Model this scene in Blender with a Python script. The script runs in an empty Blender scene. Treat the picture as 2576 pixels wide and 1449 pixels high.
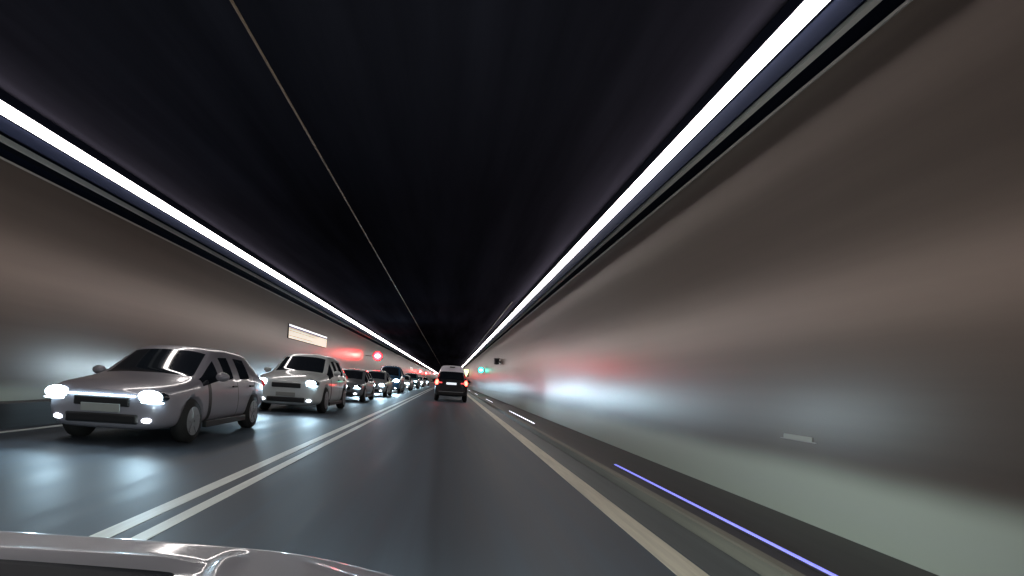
import bpy, bmesh, math, random
from mathutils import Vector, Matrix
random.seed(7)
R = math.radians
scene = bpy.context.scene
C = scene.collection

# ---------------------------------------------------------------- camera
CAM_H = 1.15
F = 1450.0 / 2576.0 * 36.0
cd = bpy.data.cameras.new("camera"); cam = bpy.data.objects.new("camera", cd); C.objects.link(cam)
cd.sensor_width = 36.0; cd.lens = F
cd.shift_x = 0.0613; cd.shift_y = 0.0902
cd.clip_start = 0.05; cd.clip_end = 3000
ROLL = R(3.5)
cam.matrix_world = Matrix.Translation((0, 0, CAM_H)) @ Matrix.Rotation(R(90), 4, 'X') @ Matrix.Rotation(ROLL, 4, 'Z')
scene.camera = cam

# ---------------------------------------------------------------- world (night outside the tunnel)
w = bpy.data.worlds.new("World"); scene.world = w; w.use_nodes = True
nt = w.node_tree; bg = nt.nodes['Background']
sky = nt.nodes.new('ShaderNodeTexSky'); sky.sky_type = 'NISHITA'; sky.sun_disc = False
sky.sun_elevation = R(-5); sky.sun_rotation = R(40)
nt.links.new(sky.outputs[0], bg.inputs[0]); bg.inputs[1].default_value = 0.05
scene.view_settings.view_transform = 'Standard'; scene.view_settings.look = 'None'
scene.view_settings.exposure = 0.0; scene.view_settings.gamma = 1.0

# brightness of the lamps of the place
STRIP_E = 17.5
HEAD_E = 26.0
SPOT_W = 260.0

# ---------------------------------------------------------------- materials
def mat(name, col, rough=.5, metal=0., spec=.5, emit=None, es=0., var=0., scale=(1, 1, 1), nscale=3., coat=0., tint=None, rvar=0., bump=0., detail=5.):
    m = bpy.data.materials.new(name); m.use_nodes = True
    n = m.node_tree; b = n.nodes['Principled BSDF']
    b.inputs['Base Color'].default_value = (*col, 1)
    b.inputs['Roughness'].default_value = rough; b.inputs['Metallic'].default_value = metal
    b.inputs['Specular IOR Level'].default_value = spec
    b.inputs['Coat Weight'].default_value = coat; b.inputs['Coat Roughness'].default_value = .06
    if tint: b.inputs['Specular Tint'].default_value = (*tint, 1)
    if emit:
        b.inputs['Emission Color'].default_value = (*emit, 1); b.inputs['Emission Strength'].default_value = es
    if var or rvar or bump:
        g = n.nodes.new('ShaderNodeTexCoord'); mp = n.nodes.new('ShaderNodeMapping')
        mp.inputs['Scale'].default_value = scale
        n.links.new(g.outputs['Object'], mp.inputs['Vector'])
        no = n.nodes.new('ShaderNodeTexNoise'); no.inputs['Scale'].default_value = nscale; no.inputs['Detail'].default_value = detail
        no.inputs['Roughness'].default_value = .6
        n.links.new(mp.outputs[0], no.inputs['Vector'])
        if var:
            r = n.nodes.new('ShaderNodeMapRange'); r.inputs['From Min'].default_value = .3; r.inputs['From Max'].default_value = .7
            r.inputs['To Min'].default_value = 1 - var; r.inputs['To Max'].default_value = 1 + var
            n.links.new(no.outputs['Fac'], r.inputs['Value'])
            mx = n.nodes.new('ShaderNodeVectorMath'); mx.operation = 'SCALE'; mx.inputs[0].default_value = col
            n.links.new(r.outputs[0], mx.inputs['Scale']); n.links.new(mx.outputs[0], b.inputs['Base Color'])
        if rvar:
            r = n.nodes.new('ShaderNodeMapRange'); r.inputs['From Min'].default_value = .3; r.inputs['From Max'].default_value = .7
            r.inputs['To Min'].default_value = rough - rvar; r.inputs['To Max'].default_value = rough + rvar
            n.links.new(no.outputs['Fac'], r.inputs['Value']); n.links.new(r.outputs[0], b.inputs['Roughness'])
        if bump:
            bp = n.nodes.new('ShaderNodeBump'); bp.inputs['Strength'].default_value = bump; bp.inputs['Distance'].default_value = .01
            n.links.new(no.outputs['Fac'], bp.inputs['Height']); n.links.new(bp.outputs[0], b.inputs['Normal'])
    return m

STREAK = (1.6, .035, 1.6)
M = {}
M['asphalt'] = mat('asphalt', (.050, .066, .086), .57, var=.5, rvar=.10, scale=(1, .022, 1), nscale=3.2, spec=.42, detail=9)
M['shoulder'] = mat('shoulder_concrete', (.085, .10, .105), .5, var=.25, scale=(1, .03, 1), nscale=5)
M['walkway'] = mat('walkway_dark', (.030, .028, .030), .55, var=.3, scale=(1, .03, 1), nscale=5)
M['kerb'] = mat('kerb_stone', (.17, .16, .13), .6, var=.3, scale=(1, .03, 1), nscale=7)
M['line_w'] = mat('white_paint', (.78, .82, .78), .5, var=.12, scale=(1, .05, 1), nscale=12)
M['line_c'] = mat('cream_paint', (.62, .58, .47), .5, var=.18, scale=(1, .05, 1), nscale=14)
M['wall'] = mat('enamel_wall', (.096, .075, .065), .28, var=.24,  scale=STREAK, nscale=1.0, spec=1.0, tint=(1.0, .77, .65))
M['wall_low'] = mat('beam_lit_enamel_wall', (.56, .68, .60), .36, var=.14, rvar=.03, scale=STREAK, nscale=1.6, spec=.6)
def beam_lit_base(m, pale, z0, z1):
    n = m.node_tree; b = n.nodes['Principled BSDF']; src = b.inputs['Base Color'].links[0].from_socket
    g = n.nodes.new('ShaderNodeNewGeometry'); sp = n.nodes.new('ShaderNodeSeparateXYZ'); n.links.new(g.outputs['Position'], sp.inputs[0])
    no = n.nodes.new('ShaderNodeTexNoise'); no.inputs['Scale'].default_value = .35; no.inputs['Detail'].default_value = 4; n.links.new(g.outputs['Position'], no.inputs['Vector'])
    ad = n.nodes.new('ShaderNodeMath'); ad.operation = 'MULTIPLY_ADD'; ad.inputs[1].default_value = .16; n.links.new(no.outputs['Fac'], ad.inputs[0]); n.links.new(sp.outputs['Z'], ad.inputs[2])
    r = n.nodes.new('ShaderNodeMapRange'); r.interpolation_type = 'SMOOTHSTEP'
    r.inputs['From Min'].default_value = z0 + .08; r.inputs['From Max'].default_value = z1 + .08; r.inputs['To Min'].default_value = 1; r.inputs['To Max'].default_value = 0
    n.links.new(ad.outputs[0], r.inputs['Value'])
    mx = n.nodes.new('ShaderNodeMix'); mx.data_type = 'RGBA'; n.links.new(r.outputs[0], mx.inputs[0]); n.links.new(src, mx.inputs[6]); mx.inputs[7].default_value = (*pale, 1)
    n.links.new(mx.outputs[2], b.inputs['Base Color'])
beam_lit_base(M['wall'], (.48, .53, .46), .46, .74)  # paler lower enamel, headlight spill below the beam cutoff painted into the colour
M['plinth'] = mat('dark_plinth', (.035, .032, .034), .5, var=.3, scale=STREAK, nscale=3)
M['seam'] = mat('wall_seam', (.09, .085, .08), .5)
M['ceil'] = mat('dark_ceiling', (.018, .017, .024), .6, var=.6, scale=(.5, .03, .5), nscale=1.5, spec=0)
M['haunch'] = mat('dark_haunch', (.010, .014, .032), .8, spec=.05, var=.3, scale=STREAK, nscale=2)
M['trim'] = mat('trim_grey', (.42, .38, .36), .4, metal=.1)
M['tray'] = mat('tray_paint', (.74, .66, .62), .5)
M['conduit'] = mat('conduit_warm', (.16, .105, .065), .6)
M['conduit2'] = mat('conduit_pale', (.05, .042, .035), .6)
M['housing'] = mat('lamp_housing', (.006, .007, .014), .8, spec=.03)
M['strip'] = mat('light_diffuser', (.9, .9, .95), .5, emit=(1.0, .925, .89), es=STRIP_E)
M['led'] = mat('kerb_led', (.5, .5, .9), .4, emit=(.16, .17, .90), es=1.1)
M['led_far'] = mat('kerb_led_white', (.8, .8, .9), .4, emit=(.85, .87, 1.0), es=2.6)
M['black'] = mat('black_plastic', (.012, .012, .014), .45)
M['rubber'] = mat('tyre_rubber', (.015, .015, .016), .8)
M['rim'] = mat('alloy_rim', (.45, .46, .48), .3, metal=.9)
M['glass'] = mat('car_glass', (.012, .016, .022), .06, spec=.8)
M['chrome'] = mat('chrome', (.7, .72, .75), .15, metal=1)
M['plate'] = mat('plate_white', (.30, .31, .30), .5)
M['plate_lit'] = mat('plate_lit', (.8, .85, .9), .5, emit=(.85, .93, 1), es=1.0)
M['head_soft'] = mat('headlight_dipped', (1, 1, 1), .3, emit=(.66, .87, 1.0), es=20)
M['head'] = mat('headlight_on', (1, 1, 1), .3, emit=(.66, .87, 1.0), es=HEAD_E)
M['drl'] = mat('daylight_led', (1, 1, 1), .3, emit=(.62, .86, 1.0), es=14)
M['fog'] = mat('fog_lamp', (1, 1, 1), .3, emit=(.85, .93, 1.0), es=10)
M['tail'] = mat('tail_lamp', (.5, .01, .01), .3, emit=(1, .06, .04), es=16)
M['tail_dim'] = mat('tail_lamp_lens', (.25, .01, .015), .25, emit=(1, .05, .05), es=.35)
M['tail_mid'] = mat('tail_lamp_inner', (.4, .02, .02), .3, emit=(1, .10, .10), es=1.6)
M['reflector'] = mat('rear_fog', (.5, .1, .1), .3, emit=(1, .35, .35), es=2.0)
M['green'] = mat('signal_green', (.1, .8, .6), .3, emit=(.05, .95, .62), es=5)
M['green_core'] = mat('signal_green_core', (.5, .9, .8), .3, emit=(.35, 1.0, .80), es=6)
M['red'] = mat('signal_red', (.8, .05, .05), .3, emit=(1.0, .005, .008), es=60)
M['red_core'] = mat('signal_red_core', (.9, .4, .4), .3, emit=(1.0, .50, .42), es=30)
M['sign_warm'] = mat('sign_face', (.8, .7, .6), .4, emit=(1.0, .80, .66), es=.62, var=.0)
M['sign_rule'] = mat('sign_rule', (.8, .7, .5), .4, emit=(1.0, .93, .70), es=.85)
M['sign_white'] = mat('sign_edge', (.9, .9, .9), .4, emit=(1, .97, 1), es=1.2)
M['sign_blue'] = mat('sign_blue', (.06, .05, .35), .4)
M['sign_yel'] = mat('sign_yellow_green', (.8, .85, .5), .4, emit=(.88, 1.0, .55), es=1.6)
M['white_obj'] = mat('white_reflector', (.42, .42, .38), .4, emit=None)
M['silver'] = mat('silver_pink_paint', (.46, .48, .53), .38, metal=.2, coat=.8, spec=.5)
M['cowl'] = mat('cowl_black', (.008, .014, .022), .55, spec=.12)
def paint(name, col, metal=.2): return mat(name, col, .32, metal=metal, coat=.8)
M['p_white'] = paint('paint_white', (.62, .66, .67), 0)
M['p_grey'] = paint('paint_grey', (.16, .18, .20))
M['p_blue'] = paint('paint_blue', (.03, .12, .24))
M['p_black'] = paint('paint_black', (.018, .018, .024))
M['p_silver'] = paint('paint_silver', (.42, .45, .48), .5)
M['p_teal'] = paint('paint_teal', (.05, .17, .19))
M['p_mauve'] = paint('paint_mauve_grey', (.27, .26, .30), .1)
M['p_roof_lit'] = paint('paint_roof_lit', (.86, .82, .92), 0)  # ceiling light on the van's roof, painted in as a pale colour

# ---------------------------------------------------------------- helpers
def tag(o, label=None, cat=None, group=None, kind=None):
    if label: o['label'] = label
    if cat: o['category'] = cat
    if group: o['group'] = group
    if kind: o['kind'] = kind
    return o
def empty(name, loc, rz=0):
    o = bpy.data.objects.new(name, None); C.objects.link(o); o.location = loc; o.rotation_euler = (0, 0, rz)
    o.empty_display_size = .2
    return o
def link(name, bm, m, parent=None, smooth=False, bevel=0):
    me = bpy.data.meshes.new(name)
    bmesh.ops.recalc_face_normals(bm, faces=bm.faces)
    if smooth:
        for f in bm.faces: f.smooth = True
    bm.to_mesh(me); bm.free()
    for mm in (m if isinstance(m, (list, tuple)) else [m]): me.materials.append(mm)
    o = bpy.data.objects.new(name, me); C.objects.link(o)
    if parent: o.parent = parent
    if bevel:
        b = o.modifiers.new('bevel', 'BEVEL'); b.width = bevel; b.segments = 2
    return o
def box(bm, x0, x1, y0, y1, z0, z1):
    if y1 - y0 > 60: return prism(bm, [(x0, z0), (x1, z0), (x1, z1), (x0, z1)], y0, y1)
    v = [bm.verts.new(p) for p in ((x0, y0, z0), (x1, y0, z0), (x1, y1, z0), (x0, y1, z0), (x0, y0, z1), (x1, y0, z1), (x1, y1, z1), (x0, y1, z1))]
    for f in ((0, 3, 2, 1), (4, 5, 6, 7), (0, 1, 5, 4), (1, 2, 6, 5), (2, 3, 7, 6), (3, 0, 4, 7)): bm.faces.new([v[i] for i in f])
def BX(name, m, parent, *b, bevel=0, smooth=False):
    bm = bmesh.new(); box(bm, *b); return link(name, bm, m, parent, bevel=bevel, smooth=smooth)
def prism(bm, pts, y0, y1, step=None):
    """closed profile of (x,z) run along y"""
    ys = [y0, y1]
    if step is None and y1 - y0 > 60: step = 12
    if step:
        k = max(1, int((y1 - y0) / step)); ys = [y0 + (y1 - y0) * i / k for i in range(k + 1)]
    rings = [[bm.verts.new((x, y, z)) for x, z in pts] for y in ys]
    n = len(pts)
    for a, b in zip(rings, rings[1:]):
        for i in range(n): bm.faces.new((a[i], a[(i + 1) % n], b[(i + 1) % n], b[i]))
    bm.faces.new(rings[0]); bm.faces.new(list(reversed(rings[-1])))
def PR(name, m, parent, pts, y0, y1, step=None, smooth=False):
    bm = bmesh.new(); prism(bm, pts, y0, y1, step); return link(name, bm, m, parent, smooth)
def cyl(bm, c, r, h, axis='Y', seg=24, r2=None):
    mt = Matrix.Translation(c)
    if axis == 'Y': mt = mt @ Matrix.Rotation(R(90), 4, 'X')
    if axis == 'X': mt = mt @ Matrix.Rotation(R(90), 4, 'Y')
    bmesh.ops.create_cone(bm, cap_ends=True, segments=seg, radius1=r, radius2=r if r2 is None else r2, depth=h, matrix=mt)
def lens(bm, c, rx, ry, rz, sub=3):
    bmesh.ops.create_icosphere(bm, subdivisions=sub, radius=1, matrix=Matrix.Translation(c) @ Matrix.Diagonal((rx, ry, rz, 1)))

Y0, Y1 = -14.0, 620.0
XR, XL = 3.15, -6.95
ZC = CAM_H + 3.45                 # ceiling
ZT = CAM_H + 2.95                 # top of the wall cladding

# ---------------------------------------------------------------- road, shoulder, kerb, ceiling
bm = bmesh.new()
box(bm, -40, 40, Y0 - 30, Y1 + 60, -.6, -.30)
tag(link('ground', bm, M['plinth']), kind='structure')
bm = bmesh.new(); box(bm, -6.75, 1.76, Y0, Y1, -.25, 0)
tag(link('road', bm, M['asphalt']), kind='structure')
bm = bmesh.new(); box(bm, 1.76, 2.12, Y0, Y1, -.25, -.002)
tag(link('shoulder', bm, M['shoulder']), kind='structure')
bm = bmesh.new(); prism(bm, [(2.12, -.25), (2.12, .095), (2.135, .11), (2.20, .115), (2.20, -.25)], Y0, Y1)
tag(link('kerb', bm, M['kerb']), kind='structure')
bm = bmesh.new(); box(bm, 2.20, XR, Y0, Y1, -.25, .112)
tag(link('walkway', bm, M['walkway']), kind='structure')
def line(xa, xb, m, z=.004):
    bm = bmesh.new(); box(bm, xa, xb, Y0, Y1, .0005, z); return tag(link('road_line', bm, m), kind='structure')
line(1.52, 1.74, M['line_c'])
line(-2.0, -1.89, M['line_w'])
line(-2.26, -2.13, M['line_w'])
line(-6.50, -6.38, M['line_w'])
bm = bmesh.new(); box(bm, XL - .4, XR + .4, Y0, Y1, ZC, ZC + .3)
tag(link('ceiling', bm, M['ceil']), kind='structure')

# ---------------------------------------------------------------- walls
def wall(side, label):
    x = XR if side > 0 else XL
    s = 1 if side > 0 else -1
    t = empty('tunnel_wall', (x, 0, 0)); tag(t, label, 'wall')
    zb = .10 if side > 0 else .40
    zl = .62
    def P(name, m, pts, **k): return PR(name, m, t, [(s * a, b) for a, b in pts], Y0, Y1, **k)
    if side < 0:
        P('plinth', M['plinth'], [(-.2, -.2), (-.2, .38), (-.18, .40), (.3, .40), (.3, -.2)])
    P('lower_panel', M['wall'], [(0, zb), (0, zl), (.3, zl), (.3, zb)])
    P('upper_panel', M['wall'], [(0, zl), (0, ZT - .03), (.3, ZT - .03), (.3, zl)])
    P('top_trim', M['trim'], [(-.012, ZT - .03), (-.012, ZT), (.3, ZT), (.3, ZT - .03)])
    P('haunch', M['haunch'], [(.04, ZT), (.04, ZC), (.4, ZC), (.4, ZT)])
    return t
wall(1, 'glossy brown grey enamel wall along the right side with headlight spill painted pale green at its base')
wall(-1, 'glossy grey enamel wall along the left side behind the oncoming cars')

# ---------------------------------------------------------------- cable trays, ceiling conduits, light strips
def tray(x, label):
    t = empty('cable_tray', (x, 0, CAM_H + 3.02)); tag(t, label, 'cable tray', 'cable trays under the light strips')
    s = 1 if x > 0 else -1
    PR('rail', M['tray'], t, [(-.03, -.035), (-.03, .035), (.03, .035), (.03, -.035)], Y0, Y1)
    PR('flange', M['housing'], t, [(s * .03, -.02), (s * .03, -.008), (s * .25, -.008), (s * .25, -.02)], Y0, Y1)
    return t
tray(2.98, 'thin grey cable tray below the right light strip')
tray(-6.52, 'thin grey cable tray below the left light strip')
def conduit(x, m, r, label, ya=Y0):
    o = PR('conduit', m, None, [(x + r * math.cos(a), ZC - r + r * math.sin(a)) for a in [k * math.pi / 4 for k in range(8)]], ya, Y1)
    tag(o, label, 'conduit')
conduit(-2.26, M['conduit'], .014, 'thin pale brown conduit running along the dark ceiling above the double line')
conduit(2.42, M['conduit2'], .018, 'faint grey conduit on the ceiling just inside the right light strip', 24)
def strip(x, label):
    s = 1 if x > 0 else -1
    t = empty('light_strip', (x, 0, CAM_H + 3.25)); tag(t, label, 'light strip', 'continuous light strips under the ceiling')
    prof = [(.045, -.075), (.0, -.082), (-.028, -.06), (-.036, .045), (-.028, .062), (.045, .062)]
    PR('diffuser', M['strip'], t, [(s * a, b) for a, b in prof], Y0, Y1, step=5)
    PR('housing', M['housing'], t, [(s * a, b) for a, b in [(.047, -.085), (.047, .064), (-.036, .064), (-.045, .198), (.13, .198), (.13, -.27), (.12, -.27), (.11, -.085)]], Y0, Y1)
    PR('shield', M['haunch'], t, [(s * a, b) for a, b in [(.062, -.087), (.105, -.087), (.118, -.262), (.112, -.262)]], Y0, Y1)  # shield and housing's lower leg added to keep strip light off the near wall
strip(2.77, 'wide white light strip running along the right edge of the ceiling')
strip(-6.13, 'white light strip running along the left edge of the ceiling')

# ---------------------------------------------------------------- kerb LED studs, stretched into bars as long as their light trails
def kerb_led(y0, y1, m, label):
    t = empty('kerb_light', (2.36, y0, .112)); tag(t, label, 'kerb light', 'low stud light trails along the right walkway')
    L = y1 - y0
    PR('base', M['black'], t, [(-.04, 0), (-.03, .014), (.03, .014), (.04, 0)], 0, L)
    PR('lens', m, t, [(-.016, .0145), (-.010, .024), (.010, .024), (.016, .0145)], .04, L - .04)
K = 1.02 * 1450 / 2576 * 3840       # metres per 1/px
for i, (a, b, m, l) in enumerate([
        (1.9, 8.0, 'led', 'long violet blue stud light trail on the walkway, the nearest one'),
        (15.5, 22.0, 'led_far', 'white stud light trail on the walkway, second nearest'),
        (30.5, 36.0, 'led_far', 'white stud light trail on the walkway, third nearest'),
        (46.5, 51.5, 'led_far', 'small white stud light trail on the walkway just right of the van'),
        (63, 68, 'led_far', 'tiny white stud light trail on the walkway, farthest one beside the van')]):
    kerb_led(a, b, M[m], l)

# ---------------------------------------------------------------- signals
def signal(x, y, z, col, label, size=.5, side=1, group=None):
    t = empty('traffic_signal', (x, y, z)); tag(t, label, 'signal', group)
    h = size * .62
    bm = bmesh.new(); cyl(bm, (0, .11, 0), size * .53, .22); link('housing', bm, M['black'], t)
    bm = bmesh.new(); lens(bm, (0, -.015, 0), size * .46, .05, size * .46); link('lens', bm, M[col], t, True)
    bm = bmesh.new(); lens(bm, (0, -.05, 0), size * .27, .035, size * .20); link('lens_core', bm, M[col + '_core'], t, True)
    bm = bmesh.new()          # visor hood over the lens
    seg = 12
    vs = []
    for k in range(seg + 1):
        a = math.pi * k / seg
        vs.append([bm.verts.new((math.cos(a) * size * rr, yy, math.sin(a) * size * rr)) for rr, yy in ((.50, 0), (.50, -.16), (.53, -.16), (.53, 0))])
    for a, b in zip(vs, vs[1:]):
        for k in range(4): bm.faces.new((a[k], a[(k + 1) % 4], b[(k + 1) % 4], b[k]))
    link('visor', bm, M['black'], t)
    wx = (XR - x) if side > 0 else (XL - x)
    BX('bracket', M['trim'], t, min(0, wx), max(0, wx), .08, .14, -.03, .03)
    return t
signal(2.80, 52, CAM_H + 1.10, 'green', 'green traffic signal on the right wall just right of the van', .55, 1)
signal(-5.95, 47, CAM_H + 1.62, 'red', 'large red signal high on the left wall beyond the lit sign', .75, -1, 'red signals on the left wall')
signal(-6.2, 122, CAM_H + 1.5, 'red', 'distant red signal on the left wall, second from the camera', .6, -1, 'red signals on the left wall')
signal(-6.2, 152, CAM_H + 1.5, 'red', 'far red signal on the left wall, third from the camera', .6, -1, 'red signals on the left wall')
signal(-5.6, 215, CAM_H + 2.2, 'red', 'tiny red signal next to the van roof, farthest of all', .9, -1, 'red signals on the left wall')

# dark camera box on the right wall
t = empty('wall_camera', (XR, 36, CAM_H + 1.34)); tag(t, 'dark boxy camera housing on a short arm on the right wall', 'camera')
BX('body', M['black'], t, -.42, -.12, -.32, .30, -.17, .17, bevel=.04)
BX('hood', M['black'], t, -.45, -.09, -.42, .34, .172, .20, bevel=.008)
bm = bmesh.new(); cyl(bm, (-.27, -.33, 0), .09, .06); link('lens', bm, M['glass'], t)
BX('arm', M['housing'], t, -.12, 0, -.05, .05, -.05, .05)

# illuminated escape signs on the left wall, lengthened into their light trails
def sign_trail(y0, y1, z, h, label, detail=True):
    t = empty('illuminated_sign', (XL, y0, z)); tag(t, label, 'sign', 'lit signs drawn out along the left wall')
    L = y1 - y0
    BX('housing', M['housing'], t, .001, .03, 0, L, -h / 2, h / 2, bevel=.005)
    zf = [-h * .47, h * .24]
    BX('face', M['sign_warm'], t, .031, .036, .05, L - .05, -h * .46, h * .27)
    BX('blue_rule', M['sign_blue'], t, .031, .037, .05, L - .05, h * .275, h * .36)
    BX('top_light', M['sign_white'], t, .031, .040, .05, L - .05, h * .365, h * .48)
    if detail:
        for k, f in enumerate((-.42, -.20, -.04, .12)):
            BX('line', M['sign_rule'], t, .0365, .039, .08, L - .08, h * f, h * (f + .05))
        for k, f in enumerate((-.30, .04, .19)):
            BX('band', M['trim'], t, .0365, .038, .08, L * (.55 + .1 * k), h * f, h * (f + .045))
sign_trail(24.4, 32.0, CAM_H + 1.68, .62, 'lit sign on the left wall drawn out into a long light trail, with a blue line under its white top edge')
sign_trail(100, 108, CAM_H + 1.62, .55, 'far small lit sign drawn out into a light trail on the left wall beyond the red signal', False)
# yellow-green lit sign on the right wall
t = empty('exit_sign', (XR, 92, CAM_H + 1.35)); tag(t, 'small pale yellow green lit sign beside the van on the right wall', 'sign')
BX('arm', M['housing'], t, -.1, 0, .04, .1, -.05, .05)
BX('housing', M['housing'], t, -.95, -.1, 0, .14, -.6, .6, bevel=.02)
bm = bmesh.new()
pts = [(-.92, .56), (-.13, .56), (-.16, .1), (-.42, -.56), (-.66, -.56), (-.90, 0)]
a = [bm.verts.new((x, -.012, z)) for x, z in pts]; b = [bm.verts.new((x, -.002, z)) for x, z in pts]
bm.faces.new(a); bm.faces.new(b)
for i in range(len(pts)): bm.faces.new((a[i], a[(i + 1) % 6], b[(i + 1) % 6], b[i]))
link('face', bm, M['sign_yel'], t)
# small pale reflector on the right wall
t = empty('wall_reflector', (XR, 4.95, CAM_H - .32)); tag(t, 'small pale reflector strip on the right wall above the painted green headlight spill', 'reflector')
BX('plate', M['white_obj'], t, -.012, -.002, 0, .42, -.02, .02, bevel=.004)
BX('mount', M['trim'], t, -.008, .0, -.05, .47, -.028, -.0205)

# ---------------------------------------------------------------- cars
def loft(stations, L_front_sign=1):
    pass
def car_mesh(st, tags):
    """st: list of (y, [half ring (x,z) bottom centre -> top centre]); tags: {(station, ringseg): material index}"""
    bm = bmesh.new(); n = len(st[0][1]); rings = []
    for y, pr in st:
        right = [bm.verts.new((x, y, z)) for x, z in pr]
        left = [bm.verts.new((-x, y, z)) for x, z in pr[1:-1]]
        rings.append(right + list(reversed(left)))
    N = 2 * (n - 1)
    for s, (a, b) in enumerate(zip(rings, rings[1:])):
        for i in range(N):
            f = bm.faces.new((a[i], a[(i + 1) % N], b[(i + 1) % N], b[i]))
            seg = i if i < n - 1 else N - 1 - i
            f.material_index = tags.get((s, seg), 0)
    bm.faces.new(list(reversed(rings[0]))); bm.faces.new(rings[-1])
    bmesh.ops.recalc_face_normals(bm, faces=bm.faces)
    return bm
def evaluated(o):
    dg = bpy.context.evaluated_depsgraph_get(); dg.update()
    return bpy.data.meshes.new_from_object(o.evaluated_get(dg))
def build_shell(st, tags, wheels, r, W, lv=2):
    bm = car_mesh(st, tags)
    me = bpy.data.meshes.new('tmp'); bm.to_mesh(me); bm.free()
    o = bpy.data.objects.new('tmp', me); C.objects.link(o)
    for k in range(6): me.materials.append(M['black'])
    s = o.modifiers.new('s', 'SUBSURF'); s.levels = lv; s.render_levels = lv
    cut = bmesh.new()
    for y in wheels:
        for sx in (-1, 1): cyl(cut, (sx * W, y, r), r * 1.13, .62, 'X', 28)
    cm = bpy.data.meshes.new('cut'); cut.to_mesh(cm); cut.free()
    co = bpy.data.objects.new('cut', cm); C.objects.link(co)
    b = o.modifiers.new('b', 'BOOLEAN'); b.operation = 'DIFFERENCE'; b.object = co; b.solver = 'EXACT'
    res = evaluated(o)
    bpy.data.objects.remove(o); bpy.data.objects.remove(co)
    return res
def pick(me, idx):
    bm = bmesh.new(); bm.from_mesh(me)
    bmesh.ops.delete(bm, geom=[f for f in bm.faces if f.material_index != idx], context='FACES')
    for f in bm.faces: f.material_index = 0
    return bm
def link_split(name, bm, m, parent):
    seen = set(); out = []
    bm.faces.ensure_lookup_table()
    groups = []
    for f in bm.faces:
        if f.index in seen: continue
        st = [f]; seen.add(f.index); g = []
        while st:
            q = st.pop(); g.append(q.index)
            for e in q.edges:
                for h in e.link_faces:
                    if h.index not in seen: seen.add(h.index); st.append(h)
        groups.append(set(g))
    for g in groups:
        b2 = bm.copy(); b2.faces.ensure_lookup_table()
        bmesh.ops.delete(b2, geom=[f for f in b2.faces if f.index not in g], context='FACES')
        out.append(link(name, b2, m, parent, True))
    bm.free(); return out
def ring(W, zb, zm, zbelt, x5, z5, x6, z6, x7, z7, z8):
    return [(0, zb), (.80 * W, zb), (.96 * W, zb + .10), (W, zm), (.97 * W, zbelt), (x5, z5), (x6, z6), (x7, z7), (0, z8)]
def hatch_stations(L, W, H, hood=.95, nose=.70):
    k = H / 1.48; y = L / 4.3
    hb = .92 * k
    return [
        (0.00 * y, ring(.66 * W, .30, .48, nose - .08, .58 * W, nose - .02, .50 * W, nose, .3 * W, nose + .02, nose + .03)),
        (0.08 * y, ring(.86 * W, .22, .48, nose, .76 * W, nose + .05, .66 * W, nose + .07, .4 * W, nose + .09, nose + .10)),
        (0.30 * y, ring(.97 * W, .20, .50, nose + .06, .86 * W, nose + .12, .74 * W, nose + .14, .45 * W, nose + .16, nose + .17)),
        (0.75 * y, ring(W, .20, .52, nose + .13, .88 * W, hood - .08, .76 * W, hood - .06, .45 * W, hood - .03, hood - .02)),
        (1.22 * y, ring(W, .20, .54, hb - .04, .86 * W, hood - .01, .78 * W, hood + .01, .45 * W, hood + .04, hood + .05)),
        (1.90 * y, ring(W, .20, .54, hb, .72 * W, 1.33 * k, .66 * W, 1.385 * k, .42 * W, 1.43 * k, 1.44 * k)),
        (2.02 * y, ring(W, .20, .54, hb, .71 * W, 1.355 * k, .65 * W, 1.41 * k, .42 * W, 1.455 * k, 1.465 * k)),
        (2.55 * y, ring(W, .20, .54, hb, .71 * W, 1.37 * k, .65 * W, 1.425 * k, .42 * W, 1.47 * k, 1.48 * k)),
        (2.66 * y, ring(W, .20, .54, hb, .71 * W, 1.37 * k, .65 * W, 1.425 * k, .42 * W, 1.47 * k, 1.48 * k)),
        (3.35 * y, ring(W, .20, .54, hb + .02, .70 * W, 1.34 * k, .64 * W, 1.40 * k, .42 * W, 1.45 * k, 1.46 * k)),
        (3.62 * y, ring(.99 * W, .22, .54, hb + .05, .70 * W, 1.31 * k, .64 * W, 1.37 * k, .42 * W, 1.42 * k, 1.43 * k)),
        (4.05 * y, ring(.96 * W, .26, .56, hb + .03, .80 * W, hb + .08, .72 * W, hb + .11, .42 * W, hb + .12, hb + .13)),
        (4.22 * y, ring(.90 * W, .30, .58, hb - .05, .80 * W, hb, .70 * W, hb + .02, .42 * W, hb + .03, hb + .04)),
        (4.30 * y, ring(.80 * W, .36, .58, .78, .70 * W, .82, .60 * W, .84, .36 * W, .85, .86)),
    ]
HATCH_TAGS = {}
for sg in (6, 7): HATCH_TAGS[(4, sg)] = 1
for s_ in (4, 6, 8): HATCH_TAGS[(s_, 4)] = 2
HATCH_TAGS[(5, 4)] = 3
for sg in (6, 7): HATCH_TAGS[(10, sg)] = 4
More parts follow.
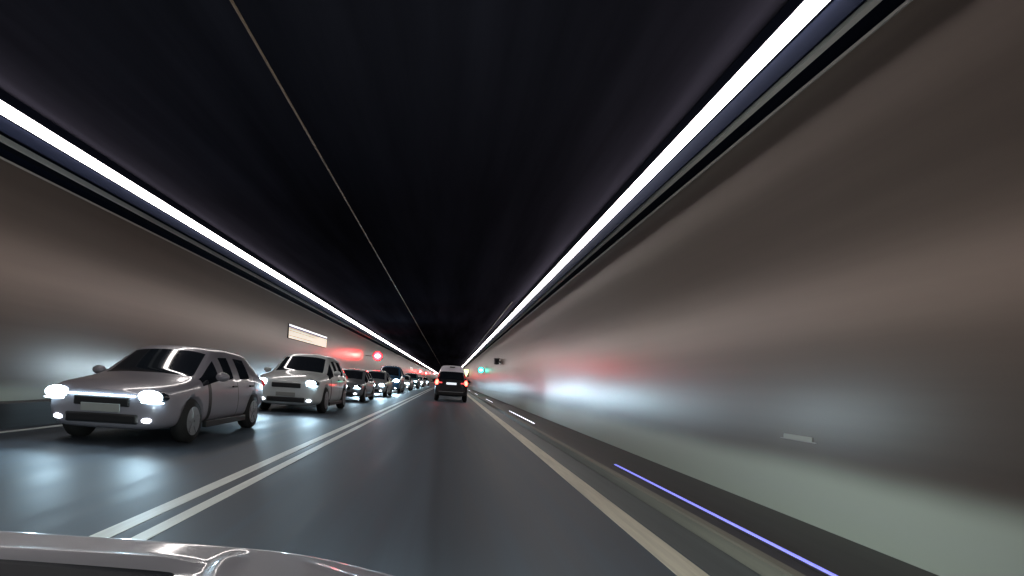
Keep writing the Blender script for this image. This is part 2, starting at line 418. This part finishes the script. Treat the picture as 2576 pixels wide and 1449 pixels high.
def with_gaps(st, tags, ys, w=.014):
    """narrow door gaps (material 5) cut into the flanks"""
    st = list(st); tags = dict(tags)
    for yg in ys:
        for k in range(len(st) - 1):
            if st[k][0] < yg < st[k + 1][0]: break
        def lerp(y):
            (ya, pa), (yb, pb) = st[k], st[k + 1]; u = (y - ya) / (yb - ya)
            return (y, [(p[0] + (q[0] - p[0]) * u, p[1] + (q[1] - p[1]) * u) for p, q in zip(pa, pb)])
        new = [lerp(yg - w / 2), lerp(yg + w / 2)]
        old = {sg: v for (s_, sg), v in tags.items() if s_ == k}
        t2 = {}
        for (s_, sg), v in tags.items():
            if s_ < k: t2[(s_, sg)] = v
            elif s_ > k: t2[(s_ + 2, sg)] = v
        for sg, v in old.items():
            for q in range(3): t2[(k + q, sg)] = v
        for sg in (1, 2, 3): t2[(k + 1, sg)] = 5
        st = st[:k + 1] + new + st[k + 1:]; tags = t2
    return st, tags
def wheel(parent, x, y, r, side):
    bm = bmesh.new(); cyl(bm, (0, 0, 0), r, .21, 'X', 32)
    bmesh.ops.bevel(bm, geom=[e for e in bm.edges if abs(e.verts[0].co.x - e.verts[1].co.x) < .001], offset=.03, segments=2, affect='EDGES')
    wo = link('wheel', bm, M['rubber'], parent, True); wo.location = (x, y, r)
    bm = bmesh.new()
    cyl(bm, (side * .100, 0, 0), r * .66, .02, 'X', 32)
    for k in range(5):
        a = 2 * math.pi * k / 5
        b2 = bmesh.new(); box(b2, side * .108 - .012, side * .108 + .012, -.035, .035, .02, r * .60)
        b2.transform(Matrix.Rotation(a, 4, 'X')); tmp = bpy.data.meshes.new('t'); b2.to_mesh(tmp); b2.free(); bm.from_mesh(tmp); bpy.data.meshes.remove(tmp)
    link('rim', bm, M['rim'], wo)
def spot(parent, loc, power, down=3.0, cone=105, col=(.55, .82, 1.0)):
    l = bpy.data.lights.new('beam', 'SPOT'); l.energy = power; l.spot_size = R(cone); l.spot_blend = .8; l.shadow_soft_size = .06; l.color = col
    o = bpy.data.objects.new('beam', l); C.objects.link(o); o.parent = parent; o.location = loc
    o.rotation_euler = (R(90 - down), 0, R(180))      # looks along -y
    return o
    return o
def car(loc, pnt, label, kind='hatch', group='oncoming cars in the left lane', heads=True, power=SPOT_W, lamp=1.0, bar=False, soft=False):
    """front at local y=0 facing -y (towards the camera), body runs to +y"""
    spec = dict(hatch=(4.3, .89, 1.48, .95, .70, .32), sedan=(4.6, .90, 1.42, .93, .68, .33), suv=(4.6, .94, 1.72, 1.12, .86, .37), van=(5.0, .97, 2.0, 1.22, .92, .36))[kind]
    L, W, H, hood, nose, r = spec
    t = empty('oncoming_car', loc); tag(t, label, 'car', group)
    st = hatch_stations(L, W, H, hood, nose)
    y = L / 4.3
    wy = (.82 * y, 3.42 * y)
    st, tg = with_gaps(st, HATCH_TAGS, (1.36 * y, 2.60 * y, 3.50 * y))
    me = build_shell(st, tg, wy, r, W)
    link('body', pick(me, 0), M[pnt], t, True)
    link('windscreen', pick(me, 1), M['glass'], t, True)
    link_split('side_window', pick(me, 2), M['glass'], t)
    link_split('pillar', pick(me, 3), M[pnt], t)
    link_split('door_gap', pick(me, 5), M['black'], t)
    link('rear_window', pick(me, 4), M['glass'], t, True)
    bpy.data.meshes.remove(me)
    for sx in (-1, 1):
        for yy in wy: wheel(t, sx * (W - .115), yy, r, sx)
        # headlight: dark pod, lens, daylight bar
        hx, hz = sx * .70 * W, nose - .02
        bm = bmesh.new(); lens(bm, (hx, .13, hz), .22, .12, .085); hd = link('headlight', bm, M['glass'], t, True)
        bm = bmesh.new(); lens(bm, (hx, .045, hz), .14 * lamp, .05, .075 * lamp); link('lamp', bm, M['head_soft' if soft else 'head'], hd, True)
        bm = bmesh.new(); lens(bm, (hx, .06, hz - .075), .19, .05, .018); link('daylight_bar', bm, M['drl'], hd, True)
        bm = bmesh.new(); lens(bm, (sx * .66 * W, .045, .36), .07, .03, .035); link('fog_light', bm, M['fog'], t, True)
        for yh in (2.28, 3.12): BX('door_handle', M['black'], t, *sorted((sx * (W - .012), sx * (W + .022))), yh * y, yh * y + .17, .80 * H / 1.48, .80 * H / 1.48 + .028, bevel=.006)
        BX('sill_trim', M['black'], t, *sorted((sx * (W - .06), sx * (W + .004))), 1.25 * y, 2.98 * y, .19, .29, bevel=.01)
        # mirrors
        bm = bmesh.new(); lens(bm, (sx * (W + .10), 1.55 * y, hood + .03), .11, .07, .075); link('door_mirror', bm, M[pnt], t, True)
        bm = bmesh.new(); lens(bm, (sx * .78 * W, L - .06, hood - .1), .12, .07, .09); link('taillight', bm, M['tail_dim'], t, True)
    if bar: BX('streak_bar', M['drl'], t, -.50 * W, .50 * W, -.020, .01, nose - .028, nose - .012, bevel=.004)  # glowing bar added to stand in for the headlight streak
    BX('grille', M['black'], t, -.42 * W, .42 * W, -.012, .05, nose - .17, nose - .04, bevel=.02)
    BX('air_intake', M['black'], t, -.55 * W, .55 * W, -.004, .06, .30, .44, bevel=.03)
    BX('number_plate', M['plate'], t, -.26, .26, -.030, -.006, .455, .565, bevel=.004)
    if heads:
        spot(t, (-.70 * W, -.03, nose), power); spot(t, (.70 * W, -.03, nose), power)
    return t

car((-4.62, 7.7, 0), 'p_mauve', 'mauve grey hatchback with headlights on, nearest oncoming car on the left', 'hatch', bar=True, lamp=1.2, soft=True, power=75)
car((-4.40, 15.6, 0), 'p_white', 'white off-roader with headlights on behind the mauve grey hatchback', 'suv', soft=True, power=110)
car((-4.45, 23.8, 0), 'p_grey', 'dark grey saloon with headlights on, third oncoming car', 'sedan', lamp=.6, power=35, soft=True)
car((-4.30, 31.4, 0), 'p_silver', 'silver hatchback with headlights on, fourth oncoming car', 'hatch', lamp=1.0, power=260)
car((-4.40, 40.5, 0), 'p_blue', 'tall blue van with headlights on, fifth oncoming vehicle', 'van', lamp=1.5, power=420)
car((-4.30, 51.0, 0), 'p_white', 'white saloon with headlights on behind the blue van', 'sedan', soft=True, power=90)
car((-4.35, 63.0, 0), 'p_teal', 'dark teal off-roader with headlights on, seventh oncoming car', 'suv', soft=True, power=90)
car((-4.30, 77.0, 0), 'p_white', 'small white hatchback with headlights on, far down the left lane', 'hatch', soft=True, power=90)
car((-4.30, 96.0, 0), 'p_grey', 'tiny grey saloon with headlights on, farthest oncoming car left of the van', 'sedan', soft=True, power=90)

# ---------------------------------------------------------------- the van ahead
def van_ahead():
    Lv, W, H = 4.6, .90, 1.93
    t = empty('van', (.13, 31.0, 0)); tag(t, 'dark people carrier with lamp light painted pale on its roof and red tail lights driving ahead', 'van')
    # rear at y=0, front at y=L
    def rg(W_, zb, belt, x5, z5, x6, z6, x7, z7, z8): return ring(W_, zb, .62, belt, x5, z5, x6, z6, x7, z7, z8)
    st = [
        (.00, rg(.88 * W, .42, .98, .80 * W, 1.02, .74 * W, 1.04, .4 * W, 1.05, 1.06)),
        (.05, rg(.97 * W, .34, 1.02, .88 * W, 1.08, .80 * W, 1.10, .42 * W, 1.11, 1.12)),
        (.20, rg(W, .30, 1.06, .72 * W, 1.62, .66 * W, 1.66, .42 * W, 1.67, 1.68)),
        (.27, rg(W, .30, 1.06, .68 * W, 1.83, .62 * W, 1.90, .42 * W, 1.93, 1.94)),
        (.45, rg(W, .28, 1.06, .67 * W, 1.85, .62 * W, 1.93, .42 * W, 1.97, 1.98)),
        (1.1, rg(W, .26, 1.05, .68 * W, 1.84, .62 * W, 1.92, .42 * W, 1.96, 1.97)),
        (2.4, rg(W, .25, 1.04, .68 * W, 1.80, .62 * W, 1.88, .42 * W, 1.92, 1.93)),
        (3.2, rg(W, .25, 1.02, .68 * W, 1.68, .62 * W, 1.75, .42 * W, 1.79, 1.80)),
        (3.9, rg(W, .25, .96, .80 * W, 1.06, .72 * W, 1.10, .42 * W, 1.12, 1.13)),
        (4.5, rg(.92 * W, .30, .72, .75 * W, .78, .66 * W, .82, .4 * W, .84, .85)),
    ]
    tg = {(1, 6): 1, (1, 7): 1, (2, 6): 3, (2, 7): 3, (2, 5): 3, (3, 5): 3, (3, 6): 3, (3, 7): 3, (4, 6): 3, (4, 7): 3, (5, 6): 3, (5, 7): 3, (4, 5): 3, (5, 5): 3, (6, 5): 3, (6, 6): 3, (6, 7): 3,
          (4, 4): 2, (5, 4): 2, (6, 4): 2, (7, 6): 4, (7, 7): 4}
    me = build_shell(st, tg, (.85, 3.75), .34, W)
    link('body', pick(me, 0), M['p_black'], t, True)
    link('rear_window', pick(me, 1), M['glass'], t, True)
    link_split('side_window', pick(me, 2), M['glass'], t)
    tag(link('roof', pick(me, 3), M['p_roof_lit'], t, True), 'roof panel with lamp light painted on as pale lilac grey')
    link('windscreen', pick(me, 4), M['glass'], t, True)
    for sx in (-1, 1):
        for yy in (.85, 3.75): wheel(t, sx * (W - .115), yy, .34, sx)
        bm = bmesh.new(); lens(bm, (sx * .86 * W, .07, 1.02), .105, .08, .15); tl = link('taillight', bm, M['tail'], t, True)
        BX('inner_lens', M['tail_mid'], tl, *sorted((sx * .56 * W, sx * .80 * W)), -.012, .04, .985, 1.045, bevel=.01)
        bm = bmesh.new(); lens(bm, (sx * .78 * W, .16, 1.35), .045, .05, .17); link('upper_lens', bm, M['tail_dim'], tl, True)
        bm = bmesh.new(); lens(bm, (sx * .80 * W, -.01, .47), .05, .03, .04); link('rear_fog_light' if sx > 0 else 'reflector', bm, M['reflector' if sx > 0 else 'tail_dim'], t, True)
        bm = bmesh.new(); lens(bm, (sx * (W + .11), 3.15, 1.12), .12, .07, .10); link('door_mirror', bm, M['black'], t, True)
    BX('plate_panel', M['chrome'], t, -.32, .32, -.034, .03, 1.045, 1.072, bevel=.006)
    BX('number_plate', M['plate_lit'], t, -.27, .27, -.030, -.012, .925, 1.035, bevel=.004)
    BX('bumper', M['black'], t, -.86 * W, .86 * W, -.07, .10, .34, .60, bevel=.05)
    BX('bumper_trim', M['p_silver'], t, -.74 * W, .74 * W, -.082, -.03, .52, .555, bevel=.01)
    BX('brake_light', M['black'], t, -.14, .14, .19, .30, 1.85, 1.90, bevel=.006)
    BX('wiper', M['black'], t, -.25, .22, .035, .06, 1.14, 1.16)
    # dim red light of the tail lamps
    return t
van_ahead()

# ---------------------------------------------------------------- the camera's own car: bonnet corner at the lower left
def own_car():
    CX = -1.02
    t = empty('camera_car', (CX, 0, 0)); tag(t, 'pinkish silver car nose with bright highlights at the bottom left', 'car')
    W = 1.1
    def sm(a, b, x):
        u = max(0., min(1., (x - a) / (b - a))); return u * u * (3 - 2 * u)
    def front(x):                     # plan of the leading edge
        a = abs(x); return 1.35 - .02 * a * a - .16 * sm(.60, 1.15, a) ** 1.2
    def inside(x, y):                 # 1 inside the dark glazed panel
        return sm(1.142, 1.126, y) * (1 - sm(.52, .66, abs(x) + .35 * max(0, y - .9)))
    def top(x, y):
        d = front(x) - y
        z = .745 + .015 * (1.35 - y) - .012 * sm(.3, 1.1, abs(x))
        z -= .035 * (1 - sm(0, .045, d)) ** 2
        # raised bead in front of the glazed panel, turning back along its side
        dy = y - 1.168; z += .012 * math.exp(-(dy / .022) ** 2) * (1 - sm(.46, .56, abs(x)))
        dx = abs(x) - (.585 + .10 * sm(1.2, .8, y)); z += .014 * math.exp(-(dx / .020) ** 2) * sm(1.30, 1.18, y) 
        dx = abs(x) - (.72 + .30 * sm(1.30, 1.0, y)); z += .007 * math.exp(-(dx / .018) ** 2) * (1 - sm(1.16, 1.28, y))
        z -= .010 * inside(x, y)
        return z
    nx, ny = 170, 110
    bm = bmesh.new(); g = []
    for j in range(ny + 1):
        row = []
        for i in range(nx + 1):
            x = -W + 2 * W * i / nx; x = W * math.copysign(abs(x / W) ** .9, x)
            y = .35 + (front(x) - .35) * (j / ny) ** .8
            row.append(bm.verts.new((x, y, top(x, y))))
        g.append(row)
    for j in range(ny):
        for i in range(nx): bm.faces.new((g[j][i], g[j][i + 1], g[j + 1][i + 1], g[j + 1][i]))
    # skirt: front fascia and flanks
    rim = [g[j][0] for j in range(ny + 1)] + g[ny][1:] + [g[j][nx] for j in range(ny - 1, -1, -1)]
    prev = rim
    for k, (dz, gr) in enumerate(((-.03, .018), (-.10, .03), (-.25, .035), (-.42, .0))):
        cur = []
        for v in rim:
            c = v.co; n = Vector((c.x * .5, max(0, c.y - .8), 0)); n = n.normalized() * gr if n.length else n
            cur.append(bm.verts.new((c.x + n.x, c.y + n.y, c.z + dz)))
        for i in range(len(rim) - 1): bm.faces.new((prev[i], prev[i + 1], cur[i + 1], cur[i]))
        prev = cur
    link('bonnet', bm, M['silver'], t, True)
    bm = bmesh.new(); g = []
    for j in range(31):
        row = []
        for i in range(31):
            x = (-.60 + 1.2 * i / 30); y = .36 + .772 * j / 30
            row.append(bm.verts.new((x * (1 - .10 * sm(1.0, 1.135, y)), y, top(0, 1.0) + .004 + .006 * (1 - (x / .6) ** 2) - .004 * sm(.95, 1.135, y))))
        g.append(row)
    for j in range(30):
        for i in range(30): bm.faces.new((g[j][i], g[j][i + 1], g[j + 1][i + 1], g[j + 1][i]))
    o = link('glazed_panel', bm, M['cowl'], t, True); o.modifiers.new('th', 'SOLIDIFY').thickness = .006
    BX('chassis', M['black'], t, -.80, .80, -.4, 1.1, .20, .62)
    for sx in (-1, 1):
        wheel(t, sx * .86, .80, .31, sx)
        bm = bmesh.new(); lens(bm, (sx * .62, 1.26, .58), .17, .07, .07); hd = link('headlight', bm, M['glass'], t, True)
        spot(hd, (sx * .62, 1.36, .58), 620, down=5, cone=165, col=(.80, .95, .92)).rotation_euler = (R(85), 0, 0)
own_car()
